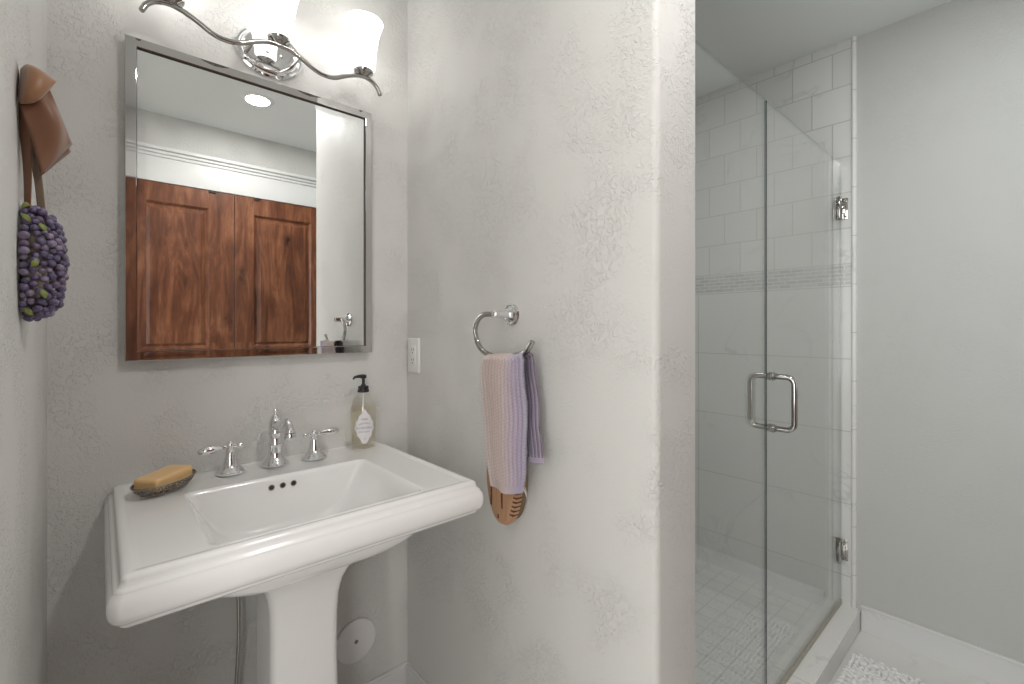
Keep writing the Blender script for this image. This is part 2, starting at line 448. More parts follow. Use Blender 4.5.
# ------------------------------------------------------------------ recessed ceiling lights
for x, y, lab, pw, c in CANS:
    t = thing('recessed_light', (x, y, HC - .004), lab, 'ceiling light')
    b = B(); b.lathe([(.055, -.002), (.057, -.006), (.072, -.005), (.078, -.001), (.078, .0)], (x, y, HC), n=48, cap0=False, cap1=False)
    build('trim_ring', b, M['white_trim'], t)
    b = B(); b.lathe([(.0, -.003), (.056, -.003), (.056, -.001)], (x, y, HC), n=48, cap0=False, cap1=False)
    build('lens', b, emit('lit_lens', c, 14.0), t)
    la = bpy.data.lights.new('recessed_light_lamp', 'AREA'); la.shape = 'DISK'; la.size = .108; la.energy = pw; la.color = c
    lo = bpy.data.objects.new('lamp', la); lo.location = (0, 0, -.005); lo.parent = t; COL.objects.link(lo)

# ------------------------------------------------------------------ mirror
MX0, MX1, MZ0, MZ1 = .043, .652, 1.161, 1.927
t = thing('wall_mirror', ((MX0 + MX1) / 2, 0, MZ0), 'rectangular mirror in a polished metal frame on the back wall', 'mirror')
def rect(d, y): return [(MX0 + d, y, MZ0 + d), (MX1 - d, y, MZ0 + d), (MX1 - d, y, MZ1 - d), (MX0 + d, y, MZ1 - d)]
b = B(); b.rings([rect(0, -.001), rect(0, -.028), rect(.0015, -.030), rect(.0205, -.030), rect(.0215, -.0298)], cap0=False, cap1=False)
build('frame', b, M['mirror_frame'], t, smooth=False)
b = B(); b.rings([rect(.0215, -.004), rect(.0215, -.0235), rect(.040, -.02382), rect(.0401, -.02382)], cap0=True, cap1=True)
build('mirror_glass', b, M['mirror'], t, smooth=False)
b = B(); b.rings([rect(.0216, -.0297), rect(.0226, -.0297), rect(.0226, -.0225), rect(.0216, -.0225)], cap0=False, cap1=False)
build('gap_shade', b, M['hole'], t, smooth=False)  # dark lip put in for the shadow gap inside the frame

# ------------------------------------------------------------------ vanity light
VX, VZ, VY = .358, 2.014, -.099
t = thing('vanity_light', (VX, 0, VZ), 'three-shade wall light with wavy polished bar above the mirror', 'wall light')
b = B()
b.lathe([(0.0, .0), (.0875, .0), (.0885, .006), (.083, .012), (.078, .0125), (.076, .010), (.073, .011), (.071, .017), (.066, .0215), (.05, .0235), (0, .024)], (VX, 0, VZ), (0, -1, 0), 64, sx=1, sy=.76)
# rotate_difference keeps x; y axis of profile goes to z
build('backplate', b, M['chrome'], t)
for x in (.348, .384):
    b = B(); b.lathe([(.0045, 0), (.0045, .002), (.003, .0035), (0, .004)], (x, -.023, VZ - .006), (0, -1, 0), 16)
    build('screw', b, M['nickel'], t)
half = [(0, 1.9955), (.03, 1.9925), (.062, 1.979), (.092, 1.964), (.12, 1.958), (.15, 1.962), (.185, 1.980), (.215, 1.992), (.24, 1.9955), (.262, 1.990), (.278, 1.977), (.287, 1.960)]
pts = [(VX - dx, VY, z) for dx, z in half[::-1]] + [(VX + dx, VY, z) for dx, z in half[1:]]
pts = catmull(pts, 6)
b = B(); b.tube(pts, .0062, 14); b.sphere(pts[0], .0064).sphere(pts[-1], .0064)
build('wavy_bar', b, M['nickel'], t)
for x in (VX - .062, VX + .052):
    z = 1.981
    b = B(); b.tube([(x, VY, z), (x, -.05, z + .004), (x, -.02, z + .008)], [.0048, .0048, .006], 12)
    build('arm', b, M['nickel'], t)
def opal():
    m, nt, out = new_mat('lit_opal_glass')
    p = N(nt, 'ShaderNodeBsdfPrincipled', i_Roughness=.35)
    p.inputs['Base Color'].default_value = (.85, .85, .84, 1)
    geo = N(nt, 'ShaderNodeNewGeometry'); sx = N(nt, 'ShaderNodeSeparateXYZ'); L(nt, geo.outputs['Position'], sx.inputs[0])
    # glow of the bulb inside: strongest at the middle of the shade
    mr = N(nt, 'ShaderNodeMapRange'); L(nt, sx.outputs[2], mr.inputs['Value'])
    mr.inputs['From Min'].default_value = 2.01; mr.inputs['From Max'].default_value = 2.175
    r = ramp(nt, mr.outputs[0], [(0, .22), (.2, .5), (.55, 1), (.85, .62), (1, .35)])
    p.inputs['Emission Color'].default_value = (1, .985, .96, 1)
    L(nt, math_n(nt, 'MULTIPLY', r.outputs[0], SHADE_EMIT), p.inputs['Emission Strength'])
    L(nt, p.outputs[0], out.inputs[0]); return m
M['opal'] = opal()
for x in (VX - .235, VX, VX + .235):
    z = 2.0
    b = B(); b.lathe([(.006, -.004), (.012, -.001), (.018, .003), (.027, .006), (.0285, .011), (.026, .013), (.016, .014), (.016, .024), (0, .024)], (x, VY, z), n=32)
    c = build('shade_holder', b, M['nickel'], t)
    b = B(); b.lathe([(.015, .0145), (.030, .0148), (.0335, .019), (.0345, .03), (.036, .055), (.039, .085), (.044, .115), (.050, .138), (.0575, .157), (.0555, .1575), (.048, .138), (.042, .115), (.037, .085), (.034, .055), (.032, .03), (.030, .021), (.015, .019)], (x, VY, z), n=48, cap0=False, cap1=False)
    build('glass_shade', b, M['opal'], t)

# ------------------------------------------------------------------ sink
SX = .355
def densify(pts, n, m=9):
    out = []
    for s_ in range(4):
        arc = pts[s_ * (n + 1):(s_ + 1) * (n + 1)]; out += arc; a = Vector(arc[-1]); c = Vector(pts[((s_ + 1) * (n + 1)) % len(pts)])
        out += [tuple(a.lerp(c, k / (m + 1))) for k in range(1, m + 1)]
    return out
def srect(hw, yf, z, r, yb=-.002, n=5, rb=.004):
    x0, x1 = SX - hw, SX + hw; pts = []
    for cx, cy, a0, rr in ((x1 - r, yf + r, -PI / 2, r), (x1 - rb, yb - rb, 0, rb), (x0 + rb, yb - rb, PI / 2, rb), (x0 + r, yf + r, PI, r)):
        for k in range(n + 1):
            a = a0 + PI / 2 * k / n; pts.append((cx + rr * math.cos(a), cy + rr * math.sin(a), z))
    return densify(pts, n)
def brect(x0, x1, y0, y1, z, r, n=5):
    pts = []
    for cx, cy, a0 in ((x1 - r, y0 + r, -PI / 2), (x1 - r, y1 - r, 0), (x0 + r, y1 - r, PI / 2), (x0 + r, y0 + r, PI)):
        for k in range(n + 1):
            a = a0 + PI / 2 * k / n; pts.append((cx + r * math.cos(a), cy + r * math.sin(a), z))
    return densify(pts, n)
t = thing('pedestal_sink', (SX, -.28, 0), 'white rectangular pedestal sink with stepped moulded rim below the mirror', 'sink')
ZD = .868
HW, YFR = .332, -.538
prof = [(-.04, -.0862, .0), (-.022, -.0835, 0), (-.012, -.0825, 0), (-.006, -.081, 0), (-.001, -.078, 0), (.0025, -.0745, 0), (.003, -.0715, 0), (.0035, -.0705, 0), (.0085, -.068, 0), (.013, -.063, 0), (.0158, -.055, 0), (.0168, -.045, 0), (.0160, -.035, 0), (.0135, -.028, 0), (.0100, -.0235, 0), (.0092, -.0215, 0), (.0090, -.0195, 0),
        (.0055, -.0175, 0), (.0025, -.0145, 0), (.0010, -.0105, 0), (.0005, -.0085, 0), (.0002, -.006, 0), (-.0022, -.0022, 0), (-.006, -.0004, 0), (-.010, 0, 0), (-.015, -.0004, 0), (-.019, -.0018, 0), (-.022, -.003, 0), (-.027, -.003, 0)]
rs = [brect(SX - .228, SX + .228, -.497, -.05, ZD - .0864, .05)]
for o_, dz, up in prof:
    yb = -.0003 if not up else -.002 - up * .3
    r_ = srect(HW + o_, YFR - o_, ZD + dz, max(.004, min(.016, .009 + o_ * .5)), yb)
    rs.append([(x, y, min(z, ZD - .003) if y > yb - .0045 else z) for x, y, z in r_])
b = B()
n0 = len(rs[0])
# deck opening -> basin
bx0, bx1, by0, by1 = .145, .556, -.500, -.172
rs.append(brect(bx0 - .012, bx1 + .012, by0 - .012, by1 + .012, ZD - .003, .020))
rs.append(brect(bx0 - .006, bx1 + .006, by0 - .006, by1 + .006, ZD - .0015, .018))
rs.append(brect(bx0 - .001, bx1 + .001, by0 - .001, by1 + .001, ZD - .004, .016))
rs.append(brect(bx0 + .003, bx1 - .003, by0 + .003, by1 - .003, ZD - .012, .016))
btab = ((-.022, .010, .006, .002, .016), (-.05, .024, .012, .004, .017), (-.08, .044, .020, .008, .020), (-.105, .066, .028, .012, .024), (-.121, .090, .038, .020, .032), (-.130, .116, .052, .034, .042), (-.136, .140, .075, .06, .05), (-.139, .16, .10, .09, .05))
NBT = 30
for kk in range(NBT + 1):
    f_ = kk / NBT * (len(btab) - 1); k0 = min(int(f_), len(btab) - 2); tt = f_ - k0
    P0, P1, P2, P3 = [btab[max(0, min(len(btab) - 1, q))] for q in (k0 - 1, k0, k0 + 1, k0 + 2)]
    dz, sx_, sf, sb, r = [.5 * (2 * b1 + (c1 - a1) * tt + (2 * a1 - 5 * b1 + 4 * c1 - d1) * tt ** 2 + (3 * b1 - a1 - 3 * c1 + d1) * tt ** 3) for a1, b1, c1, d1 in zip(P0, P1, P2, P3)]
    # side walls sweep in faster than the front and back walls
    rs.append(brect(bx0 + sx_, bx1 - sx_, by0 + sf, by1 - sb, ZD + dz, r))
rs.append(brect(.33, .38, -.36, -.31, ZD - .141, .02))
b.rings(rs, cap0=False)
build('basin', b, M['porcelain'], t, angle=80)
# belly of the bowl under the deck
b = B()
b.rings([brect(SX - hw, SX + hw, yf, yb, ZD + dz, r) for hw, yf, yb, dz, r in ((.236, -.500, -.045, -.084, .05), (.228, -.496, -.055, -.096, .055), (.212, -.488, -.075, -.112, .06), (.185, -.474, -.10, -.129, .07), (.15, -.452, -.13, -.142, .07), (.11, -.425, -.17, -.150, .06))], cap0=False)
build('bowl_underside', b, M['porcelain'], t, angle=60)
b = B(); b.box(SX - .325, SX + .325, -.0035, -.0002, ZD - .005, ZD - .0008, .0008)
build('caulk_bead', b, M['porcelain'], t)
# three overflow holes in the back wall of the basin
for x in (.320, .346, .372):
    b = B(); yb, zb = by1 - .0034, ZD - .027
    ax = Vector((0, -1, .09))
    b.cur = 0; b.lathe([(.0062, -.004), (.0072, .001), (.0062, .0018), (.0052, .001)], (x, yb, zb), ax, 20, cap0=False, cap1=False)
    b.cur = 1; b.lathe([(0, .0007), (.0054, .0007)], (x, yb, zb), ax, 20, cap0=False, cap1=False)
    build('overflow_hole', b, [M['bronze_ring'], M['hole']], t)
# drain
b = B(); b.lathe([(.0, .004), (.017, .003), (.021, .0), (.021, -.003)], (SX, -.335, ZD - .1395), n=28, cap0=False, cap1=False)
build('drain', b, M['chrome'], t)
# pedestal: hollow-backed moulded column
def usec(z, hw, yf, yb=-.205, th=.016, r=.018):
    o_ = [(SX - hw, yb)]
    for k in range(5):
        a = PI + PI / 2 * k / 4; o_.append((SX - hw + r + r * math.cos(a), yf + r + r * math.sin(a)))
    for k in range(5):
        a = 1.5 * PI + PI / 2 * k / 4; o_.append((SX + hw - r + r * math.cos(a), yf + r + r * math.sin(a)))
    o_.append((SX + hw, yb))
    o_ += [(SX + hw - th, yb), (SX + hw - th, yf + th + .01), (SX - hw + th, yf + th + .01), (SX - hw + th, yb)]
    return [(x, y, z) for x, y in o_]
b = B()
b.rings([usec(z, hw, yf) for z, hw, yf in ((0, .118, -.385), (.03, .118, -.385), (.04, .112, -.378), (.06, .104, -.37), (.10, .094, -.36), (.16, .086, -.349), (.25, .079, -.341), (.36, .0755, -.335), (.46, .0745, -.331), (.56, .0745, -.333), (.61, .077, -.338), (.645, .083, -.346), (.67, .093, -.358), (.69, .106, -.372), (.705, .118, -.385), (.72, .13, -.40))])
build('pedestal', b, M['porcelain'], t, angle=60)

# supply tubes (one shows left of the pedestal)
for x, lab in ((.262, 'thin braided water supply tube left of the sink pedestal'), (.452, 'thin braided water supply tube right behind the sink pedestal')):
    if x > .4: continue
    t = thing('supply_tube', (x, -.06, .30), lab, 'water tube')
    b = B(); b.tube(catmull([(x, -.06, .14), (x - .003, -.075, .25), (x + .004, -.085, .45), (x + .002, -.08, .62), (x, -.075, .775)], 8), .0045, 12)
    build('hose', b, M['braid'], t)
    b = B(); b.lathe([(.009, -.03), (.009, .0), (.011, .004), (.011, .016), (.006, .02)], (x, -.06, .14), n=16)
    b.tube([(x, 0, .125), (x, -.06, .125)], .008, 14); b.lathe([(.004, 0), (.012, .004), (.012, .012), (.004, .016)], (x, -.068, .125), (0, -1, 0), 16, sx=1.4)
    build('stop_valve', b, M['chrome'], t)
    b = B(); b.lathe([(.008, 0), (.024, .001), (.023, .005), (.009, .009)], (x, -.0005, .125), (0, -1, 0), 24)
    build('escutcheon', b, M['chrome'], t)

# round cover plate on the wall
t = thing('cover_plate', (.609, 0, .242), 'round white cover plate low on the back wall beside the pedestal', 'cover plate')
b = B(); b.lathe([(.0, 0), (.067, 0), (.0675, .003), (.066, .006), (.062, .0075), (.0, .0085)], (.609, -.0005, .242), (0, -1, 0), 56)
build('plate', b, M['white_plastic'], t)
b = B(); b.lathe([(.0, .0), (.006, 0), (.0062, .002), (.004, .003), (0, .003)], (.609, -.008, .242), (0, -1, 0), 16)
build('screw', b, pbr('dull_screw', (.25, .24, .23), .4, .8), t)

# ------------------------------------------------------------------ faucet
FZ = ZD + .0005
t = thing('basin_faucet', (.357, -.07, FZ), 'chrome centre faucet spout with pointed finial between two lever taps', 'faucet')
fx, fy = .357, -.068
b = B()
b.lathe([(.0, 0), (.033, 0), (.0335, .003), (.031, .006), (.0275, .0085), (.0265, .012), (.022, .017), (.0185, .024), (.0175, .034), (.0170, .052), (.0180, .055), (.0180, .058), (.0160, .061), (.0155, .082), (.0168, .085), (.0168, .088), (.0155, .091), (.0160, .100), (.0165, .112), (.0155, .122), (.012, .130), (.006, .1345), (.0032, .137), (.0030, .140), (.0062, .1435), (.0066, .146), (.0045, .150), (.0015, .153), (0, .1545)], (fx, fy, FZ), n=36)
build('body', b, M['chrome'], t, angle=40)
b = B()
sp = catmull([(fx, fy - .010, FZ + .108), (fx, fy - .035, FZ + .112), (fx, fy - .070, FZ + .124), (fx, fy - .096, FZ + .131), (fx, fy - .116, FZ + .127), (fx, fy - .128, FZ + .116), (fx, fy - .131, FZ + .106)], 6)
nr = len(sp)
b.tube(sp, [.0125 - .0025 * min(1, i / (nr * .35)) + .003 * max(0, (i / nr - .75) / .25) for i in range(nr)], 20)
b.lathe([(.011, .0), (.0145, .001), (.0150, .005), (.0125, .008)], (fx, fy - .014, FZ + .109), (0, -1, .05), 28)
build('spout_arm', b, M['chrome'], t)
b = B(); b.lathe([(.009, .0), (.0125, -.002), (.0138, -.008), (.0138, -.013), (.012, -.016), (.009, -.0165), (.0, -.014)], (fx, fy - .131, FZ + .108), n=28)
build('aerator', b, M['chrome'], t)
def tap(x, s, lab):
    t = thing('lever_tap', (x, -.07, FZ), lab, 'tap')
    y = -.070
    b = B(); b.lathe([(.0, 0), (.0325, 0), (.033, .003), (.0305, .006), (.0275, .008), (.0265, .011), (.022, .014), (.0175, .020), (.0155, .028), (.0125, .040), (.0100, .050), (.0092, .053), (.0105, .055), (.0105, .057), (.0085, .059), (.0085, .064), (.0095, .070), (.0085, .076), (.005, .080), (0, .0815)], (x, y, FZ), n=32)
    build('base', b, M['chrome'], t, angle=40)
    zc = FZ + .0675
    b = B()
    b.lathe([(.0050, -.006), (.0050, .010), (.0075, .013), (.0075, .015), (.0048, .018), (.0055, .022), (.0085, .030), (.0106, .042), (.0108, .052), (.0088, .062), (.005, .069), (.0, .072)], (x, y, zc), (s, 0, -.06 if s < 0 else .01), 24)
    build('lever', b, M['chrome'], t)
    b = B()
    b.lathe([(.0045, -.002), (.0045, .012), (.0062, .014), (.0045, .016), (.0062, .020), (.0072, .024), (.0062, .029), (.0, .0315)], (x, y, zc), (-s, 0, -.03), 20)
    build('lever_knob', b, M['chrome'], t)
tap(.250, -1, 'chrome tap left of the spout, lever pointing left')
tap(.459, 1, 'chrome tap right of the spout, lever pointing right towards the bottle')

# ------------------------------------------------------------------ soap bottle
bx, by = .616, -.046
t = thing('soap_bottle', (bx, by, ZD), 'clear soap bottle with black pump and white label on the sink corner', 'soap dispenser')
b = B()
b.lathe([(.0, .001), (.032, .0), (.0375, .003), (.0395, .009), (.0395, .110), (.0385, .124), (.0345, .139), (.0275, .153), (.019, .163), (.0150, .168), (.0140, .178), (.0, .178)], (bx, by, ZD), n=40)
build('bottle', b, M['bottle'], t)
b = B(); b.lathe([(.0, .0065), (.0345, .0065), (.0372, .011), (.0372, .109), (.0362, .122), (.0325, .134), (0, .1345)], (bx, by, ZD), n=36)
build('liquid', b, M['liquid'], t)
b = B(); b.tube([(bx, by, ZD + .010), (bx, by, ZD + .166)], .0025, 8); build('dip_tube', b, pbr('tube_plastic', (.8, .8, .76), .4), t)
b = B()
b.lathe([(.0155, .0), (.0175, .001), (.0175, .006), (.0160, .008), (.0160, .017), (.0145, .019), (.008, .020), (.0072, .024), (.0045, .025), (.0045, .042), (.0085, .043), (.0092, .045), (.0092, .052), (.007, .054), (0, .0545)], (bx, by, ZD + .171), n=28)
build('pump_collar', b, M['black'], t)
b = B()
b.tube([(bx, by, ZD + .2205), (bx - .018, by - .006, ZD + .2215), (bx - .032, by - .011, ZD + .2205), (bx - .038, by - .013, ZD + .215)], [.006, .005, .0038, .003], 12, sy=1)
build('pump_nozzle', b, M['black'], t)
# label faces the camera side of the bottle
la0 = math.atan2(-1.44 - by, 0 - bx) + .10
def cyl(dx, z, r=.0398): a = la0 + dx / r; return (bx + r * math.cos(a), by + r * math.sin(a), z)
def lw_(q):  # half width of the ornate lozenge label, q = 0..1 from bottom
    q2 = abs(q - .47) / .53
    w = .0325 * (1 - q2 ** 1.35) if q2 < 1 else 0
    return max(.0012, w + (.0022 * math.sin(q * 34) if .12 < q < .9 else 0))
LZ0, LZ1 = ZD + .018, ZD + .124
b = B(); b.grid(lambda u, v: cyl((u * 2 - 1) * lw_(v), LZ0 + (LZ1 - LZ0) * v, .03975), 12, 40)
lab = build('label', b, M['label'], t); sm = lab.modifiers.new('s', 'SOLIDIFY'); sm.thickness = .0002; sm.offset = 0
b = B()
def stroke(x, z, w, h): b.grid(lambda u, v: cyl(x + u * w, z + v * h, .0400), 2, 1)
rn = random.Random(3)
for z, hw, h, arc in ((ZD + .090, .010, .0055, 0), (ZD + .074, .0175, .005, .004), (ZD + .061, .0245, .0075, .002), (ZD + .052, .017, .005, 0)):
    x = -hw
    while x < hw:
        w = rn.uniform(.0008, .0014); zz = z + arc * (1 - (x / hw) ** 2)
        stroke(x, zz, w, h)
        if rn.random() < .6: stroke(x, zz + (h - .0009) * rn.choice((0, .5, 1)), .0022, .0009)
        x += rn.uniform(.0026, .0036)
for z, hw in ((ZD + .042, .013), (ZD + .036, .010), (ZD + .032, .006)): stroke(-hw, z, 2 * hw, .0009)
build('label_print', b, M['ink'], lab)

# ------------------------------------------------------------------ soap dish and soap
dc = Vector((.112, -.108, ZD)); da = math.radians(44)
t = thing('soap_dish', dc, 'oval dark wire soap dish on the left end of the sink', 'soap dish')
def dp(u, v, z): return (dc.x + u * math.cos(da) - v * math.sin(da), dc.y + u * math.sin(da) + v * math.cos(da), dc.z + z)
def oval(a, b_, z, n=48): return [dp(a * math.cos(2 * PI * k / n), b_ * math.sin(2 * PI * k / n), z) for k in range(n + 1)]
b = B(); b.tube(oval(.074, .045, .0225), .0021, 8, cap=False); build('top_rim', b, M['wire'], t)
b = B(); b.tube(oval(.056, .032, .0028), .002, 8, cap=False)
for k in range(5):
    u = -.036 + .018 * k; w = .032 * math.sqrt(1 - (u / .056) ** 2)
    b.tube([dp(u, -w, .0028), dp(u, w, .0028)], .0015, 6)
build('bottom_grid', b, M['wire'], t)
b = B(); nl = 30
for k in range(nl):
    a0 = 2 * PI * k / nl; a1 = a0 + 2 * PI / nl
    for q in (a0, a1):
        o_ = a1 if q == a0 else a0
        b.tube([dp(.056 * math.cos(q), .032 * math.sin(q), .003), dp(.068 * math.cos((q + o_) / 2), .0405 * math.sin((q + o_) / 2), .012), dp(.074 * math.cos(o_), .045 * math.sin(o_), .0225)], .0012, 5)
b.tube(oval(.0675, .0402, .0125), .0012, 6, cap=False)
build('wire_lattice', b, M['wire'], t)
bm = bmesh.new(); bmesh.ops.create_cube(bm, size=1)
bmesh.ops.transform(bm, matrix=Matrix.Diagonal((.106, .058, .030, 1)), verts=bm.verts)
bmesh.ops.bevel(bm, geom=list(bm.edges), offset=.008, segments=4, affect='EDGES', profile=.6)
b = B(); b.frombm(bm, Matrix.Translation(dc + Vector((-.001, .002, .0048 + .0205))) @ Matrix.Rotation(da, 4, 'Z') @ Matrix.Rotation(math.radians(-2), 4, 'Y'))
o = build('soap_bar', b, M['soap'], loc=dc + Vector((0, 0, .005)), angle=70)
tag(o, 'orange rectangular bar of soap lying in the wire dish', 'soap')

# ------------------------------------------------------------------ outlet
oy, oz = -.050, 1.147
t = thing('wall_outlet', (XP, oy, oz), 'white double power outlet on the partition wall in the corner', 'outlet')
b = B(); b.box(XP - .0065, XP + .001, oy - .036, oy + .036, oz - .0585, oz + .0585, .003, 3); build('cover', b, M['white_plastic'], t)
b = B(); b.box(XP - .0085, XP - .006, oy - .0165, oy + .0165, oz - .0335, oz + .0335, .001, 2); b.box(XP - .0087, XP - .0084, oy - .0165, oy + .0165, oz - .0004, oz + .0004)
f = build('receptacle', b, M['white_plastic'], t)
b = B()
for dz in (.017, -.017):
    b.box(XP - .0090, XP - .0084, oy - .0072, oy - .0050, dz + oz - .001, dz + oz + .007)
    b.box(XP - .0090, XP - .0084, oy + .0045, oy + .0065, dz + oz - .001, dz + oz + .006)
    b.lathe([(0, 0), (.0026, 0), (.0026, .0006), (0, .0006)], (XP - .0084, oy, oz + dz - .0075), (-1, 0, 0), 12)
build('socket_slots', b, pbr('slot_grey', (.12, .11, .1), .6), f)

# ------------------------------------------------------------------ towel ring, towel, brush
ry, rz, rx = -.545, 1.274, XP - .055
t = thing('towel_ring', (XP, ry, rz), 'open chrome towel ring on the partition wall holding the striped towel', 'towel ring')
b = B()
b.lathe([(0, 0), (.029, 0), (.0295, .003), (.0275, .006), (.024, .0072), (.022, .0065), (.019, .0075), (.0165, .012), (.011, .018), (.0095, .030), (.0095, .060), (.006, .0635), (0, .064)], (XP, ry, rz), (-1, 0, 0), 36)
build('wall_mount', b, M['chrome'], t)
ring_pts = [(rx, ry, rz), (rx, ry + .022, rz), (rx, ry + .047, rz - .0005), (rx, ry + .070, rz - .011), (rx, ry + .085, rz - .034), (rx, ry + .083, rz - .056), (rx, ry + .068, rz - .081), (rx, ry + .044, rz - .097), (rx, ry, rz - .106), (rx, ry - .06, rz - .103), (rx, ry - .100, rz - .094), (rx, ry - .118, rz - .083), (rx, ry - .132, rz - .066)]
b = B(); b.tube(catmull(ring_pts, 6), .0070, 14)
build('ring', b, M['nickel'], t)

def towel_mat():
    m, nt, out = new_mat('ribbed_cotton_towel')
    at = N(nt, 'ShaderNodeAttribute', attribute_name='rib')
    sep = N(nt, 'ShaderNodeSeparateColor'); L(nt, at.outputs['Color'], sep.inputs[0])
    # yarn colour runs from cream on the left edge to lavender on the right edge
    r = ramp(nt, sep.outputs[0], [(0, (.62, .54, .52)), (.2, (.56, .45, .42)), (.45, (.60, .48, .45)), (.62, (.58, .48, .49)), (.78, (.49, .41, .50)), (.93, (.42, .36, .49)), (1, (.44, .42, .50))])
    geo = N(nt, 'ShaderNodeNewGeometry')
    no = N(nt, 'ShaderNodeTexNoise', i_Scale=300.0, i_Detail=2.0); L(nt, geo.outputs['Position'], no.inputs['Vector'])
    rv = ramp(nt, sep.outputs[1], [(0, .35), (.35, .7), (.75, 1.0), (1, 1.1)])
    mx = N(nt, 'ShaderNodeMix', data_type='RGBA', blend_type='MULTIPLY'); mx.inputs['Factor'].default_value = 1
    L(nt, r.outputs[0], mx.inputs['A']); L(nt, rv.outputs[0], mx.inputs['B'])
    p = N(nt, 'ShaderNodeBsdfPrincipled', i_Roughness=.95); p.inputs['Sheen Weight'].default_value = .3
    p.inputs['Specular IOR Level'].default_value = .1
    L(nt, mx.outputs['Result'], p.inputs['Base Color'])
    b = N(nt, 'ShaderNodeBump', i_Strength=.9, i_Distance=.002); L(nt, no.outputs['Fac'], b.inputs['Height']); L(nt, b.outputs[0], p.inputs['Normal'])
    L(nt, p.outputs[0], out.inputs[0]); return m
M['towel'] = towel_mat()

def lerp(a, b_, t_): return a + (b_ - a) * t_
def interp(tab, v):
    for (a, x), (c, y) in zip(tab, tab[1:]):
        if v <= c: return lerp(x, y, (v - a) / (c - a))
    return tab[-1][1]
zt = rz - .106 + .0075   # top of bar
def towel_sheet(name, parent, front, nu=156, nv=150, nrib=13, hem=.018):
    cols = []
    def fn(u, v):
        # v = 0 at the bar top, 1 at the bottom hem; u = 0 left (towards back wall), 1 right
        if front:
            yl = interp([(0, -.522), (.1, -.512), (.5, -.510), (1, -.533)], v); yr = interp([(0, -.660), (.06, -.672), (.5, -.670), (.85, -.662), (1, -.652)], v)
            zb = lerp(.843, .857, u ** .7) - .008 * math.sin(PI * u)
            zt_ = zt + interp([(0, -.004), (.3, -.001), (.8, .001), (1, .012)], u)
            z = lerp(zt_, zb, v); d = (zt_ - z)
            x = rx - .0235 + .012 * max(0, d - .05) / .3
            x += .007 * math.sin(u * PI * 2.2 + .6) * min(1, v * 2)
            if d < .013: x = rx - .0235 * math.sin(min(1, d / .013) * PI / 2) + .0 - .0; x += .007 * math.sin(u * PI * 2.2 + .6) * min(1, v * 2)
        else:
            yl = interp([(0, -.524), (.3, -.53), (1, -.56)], v); yr = interp([(0, -.660), (.1, -.668), (.5, -.682), (1, -.697)], v)
            zb = lerp(.915, .930, u)
            zt_ = zt + interp([(0, -.004), (.3, -.001), (.8, .001), (1, .012)], u)
            z = lerp(zt_, zb, v); d = zt_ - z
            x = rx + .0205 * math.sin(min(1, d / .013) * PI / 2) + .006 * math.sin(u * 5 + 1) * v
        h = (v > 1 - hem / .31)
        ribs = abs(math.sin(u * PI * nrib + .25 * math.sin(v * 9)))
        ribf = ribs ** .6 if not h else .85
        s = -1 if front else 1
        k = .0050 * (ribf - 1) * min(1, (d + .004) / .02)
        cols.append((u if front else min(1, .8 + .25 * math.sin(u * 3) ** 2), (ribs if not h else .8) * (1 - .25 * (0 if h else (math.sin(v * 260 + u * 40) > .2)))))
        wob = .0016 * math.sin(v * 14 + u * 3)
        return (x + s * k * 1.0 + wob * v, lerp(yl, yr, u) + .0015 * math.sin(v * 11), z)
    b = B(); b.grid(fn, nu, nv)
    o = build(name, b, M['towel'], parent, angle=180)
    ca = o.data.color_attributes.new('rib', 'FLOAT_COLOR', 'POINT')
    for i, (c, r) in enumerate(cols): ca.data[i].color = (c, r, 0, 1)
    sm = o.modifiers.new('solid', 'SOLIDIFY'); sm.thickness = .003; sm.offset = 1 if front else -1
    return o
t = thing('hand_towel', (rx, -.59, .85), 'ribbed cream and lavender hand towel draped over the towel ring', 'towel')
towel_sheet('front_panel', t, True)
towel_sheet('back_panel', t, False)
b = B(); b.tube([(rx - .006, -.648, .872), (rx - .010, -.664, .862), (rx - .016, -.676, .851), (rx - .008, -.664, .866), (rx - .002, -.650, .874)], [.001, .0022, .0026, .0022, .001], 8, sy=.3)
build('hanging_loop', b, pbr('white_tape', (.75, .73, .74), .8), t)

# wooden brush hanging behind the towel
bcy, bx_, bz0, bz1 = -.556, .762, .748, .99
t = thing('bath_brush', (bx_, bcy, bz0), 'oval wooden brush with burnt lettering hanging below the towel', 'brush')
def bout(q):  # outline, q = 0..1 angle: pointed oval
    a = 2 * PI * q
    zz = math.sin(a); yy = math.cos(a)
    w = .062 * (abs(yy) ** .85) * (1 if yy > 0 else -1)
    return w, (bz0 + bz1) / 2 + (bz1 - bz0) / 2 * (abs(zz) ** 1.1) * (1 if zz > 0 else -1)
NB = 64
def bring(s_, x): 
    cz = (bz0 + bz1) / 2
    return [(x, bcy + bout(k / NB)[0] * s_, cz + (bout(k / NB)[1] - cz) * (1 - (1 - s_) * .55)) for k in range(NB)]
b = B(); b.rings([bring(.90, bx_ - .0145), bring(.96, bx_ - .0125), bring(1, bx_ - .008), bring(1, bx_ + .004), bring(.97, bx_ + .006)])
build('brush_body', b, M['brushwood'], t, angle=50)
b = B(); b.rings([bring(.86, bx_ + .006), bring(.90, bx_ + .026)]); build('bristles', b, M['bristle'], t)
rn = random.Random(5)
for yc, z0, z1 in ((-.518, .788, .845), (-.560, .790, .86)):
    b = B(); z = z0
    while z < z1:
        h = rn.uniform(.0035, .006); b.box(bx_ - .0150, bx_ - .0143, yc - .0035, yc + .0035 * rn.uniform(.4, 1), z, z + h); z += h * .98
    build('burnt_lettering', b, M['burnt'], t)
b = B(); b.box(bx_ - .0150, bx_ - .0143, -.549, -.543, .762, .772)
build('burnt_mark', b, M['burnt'], t)
b = B()
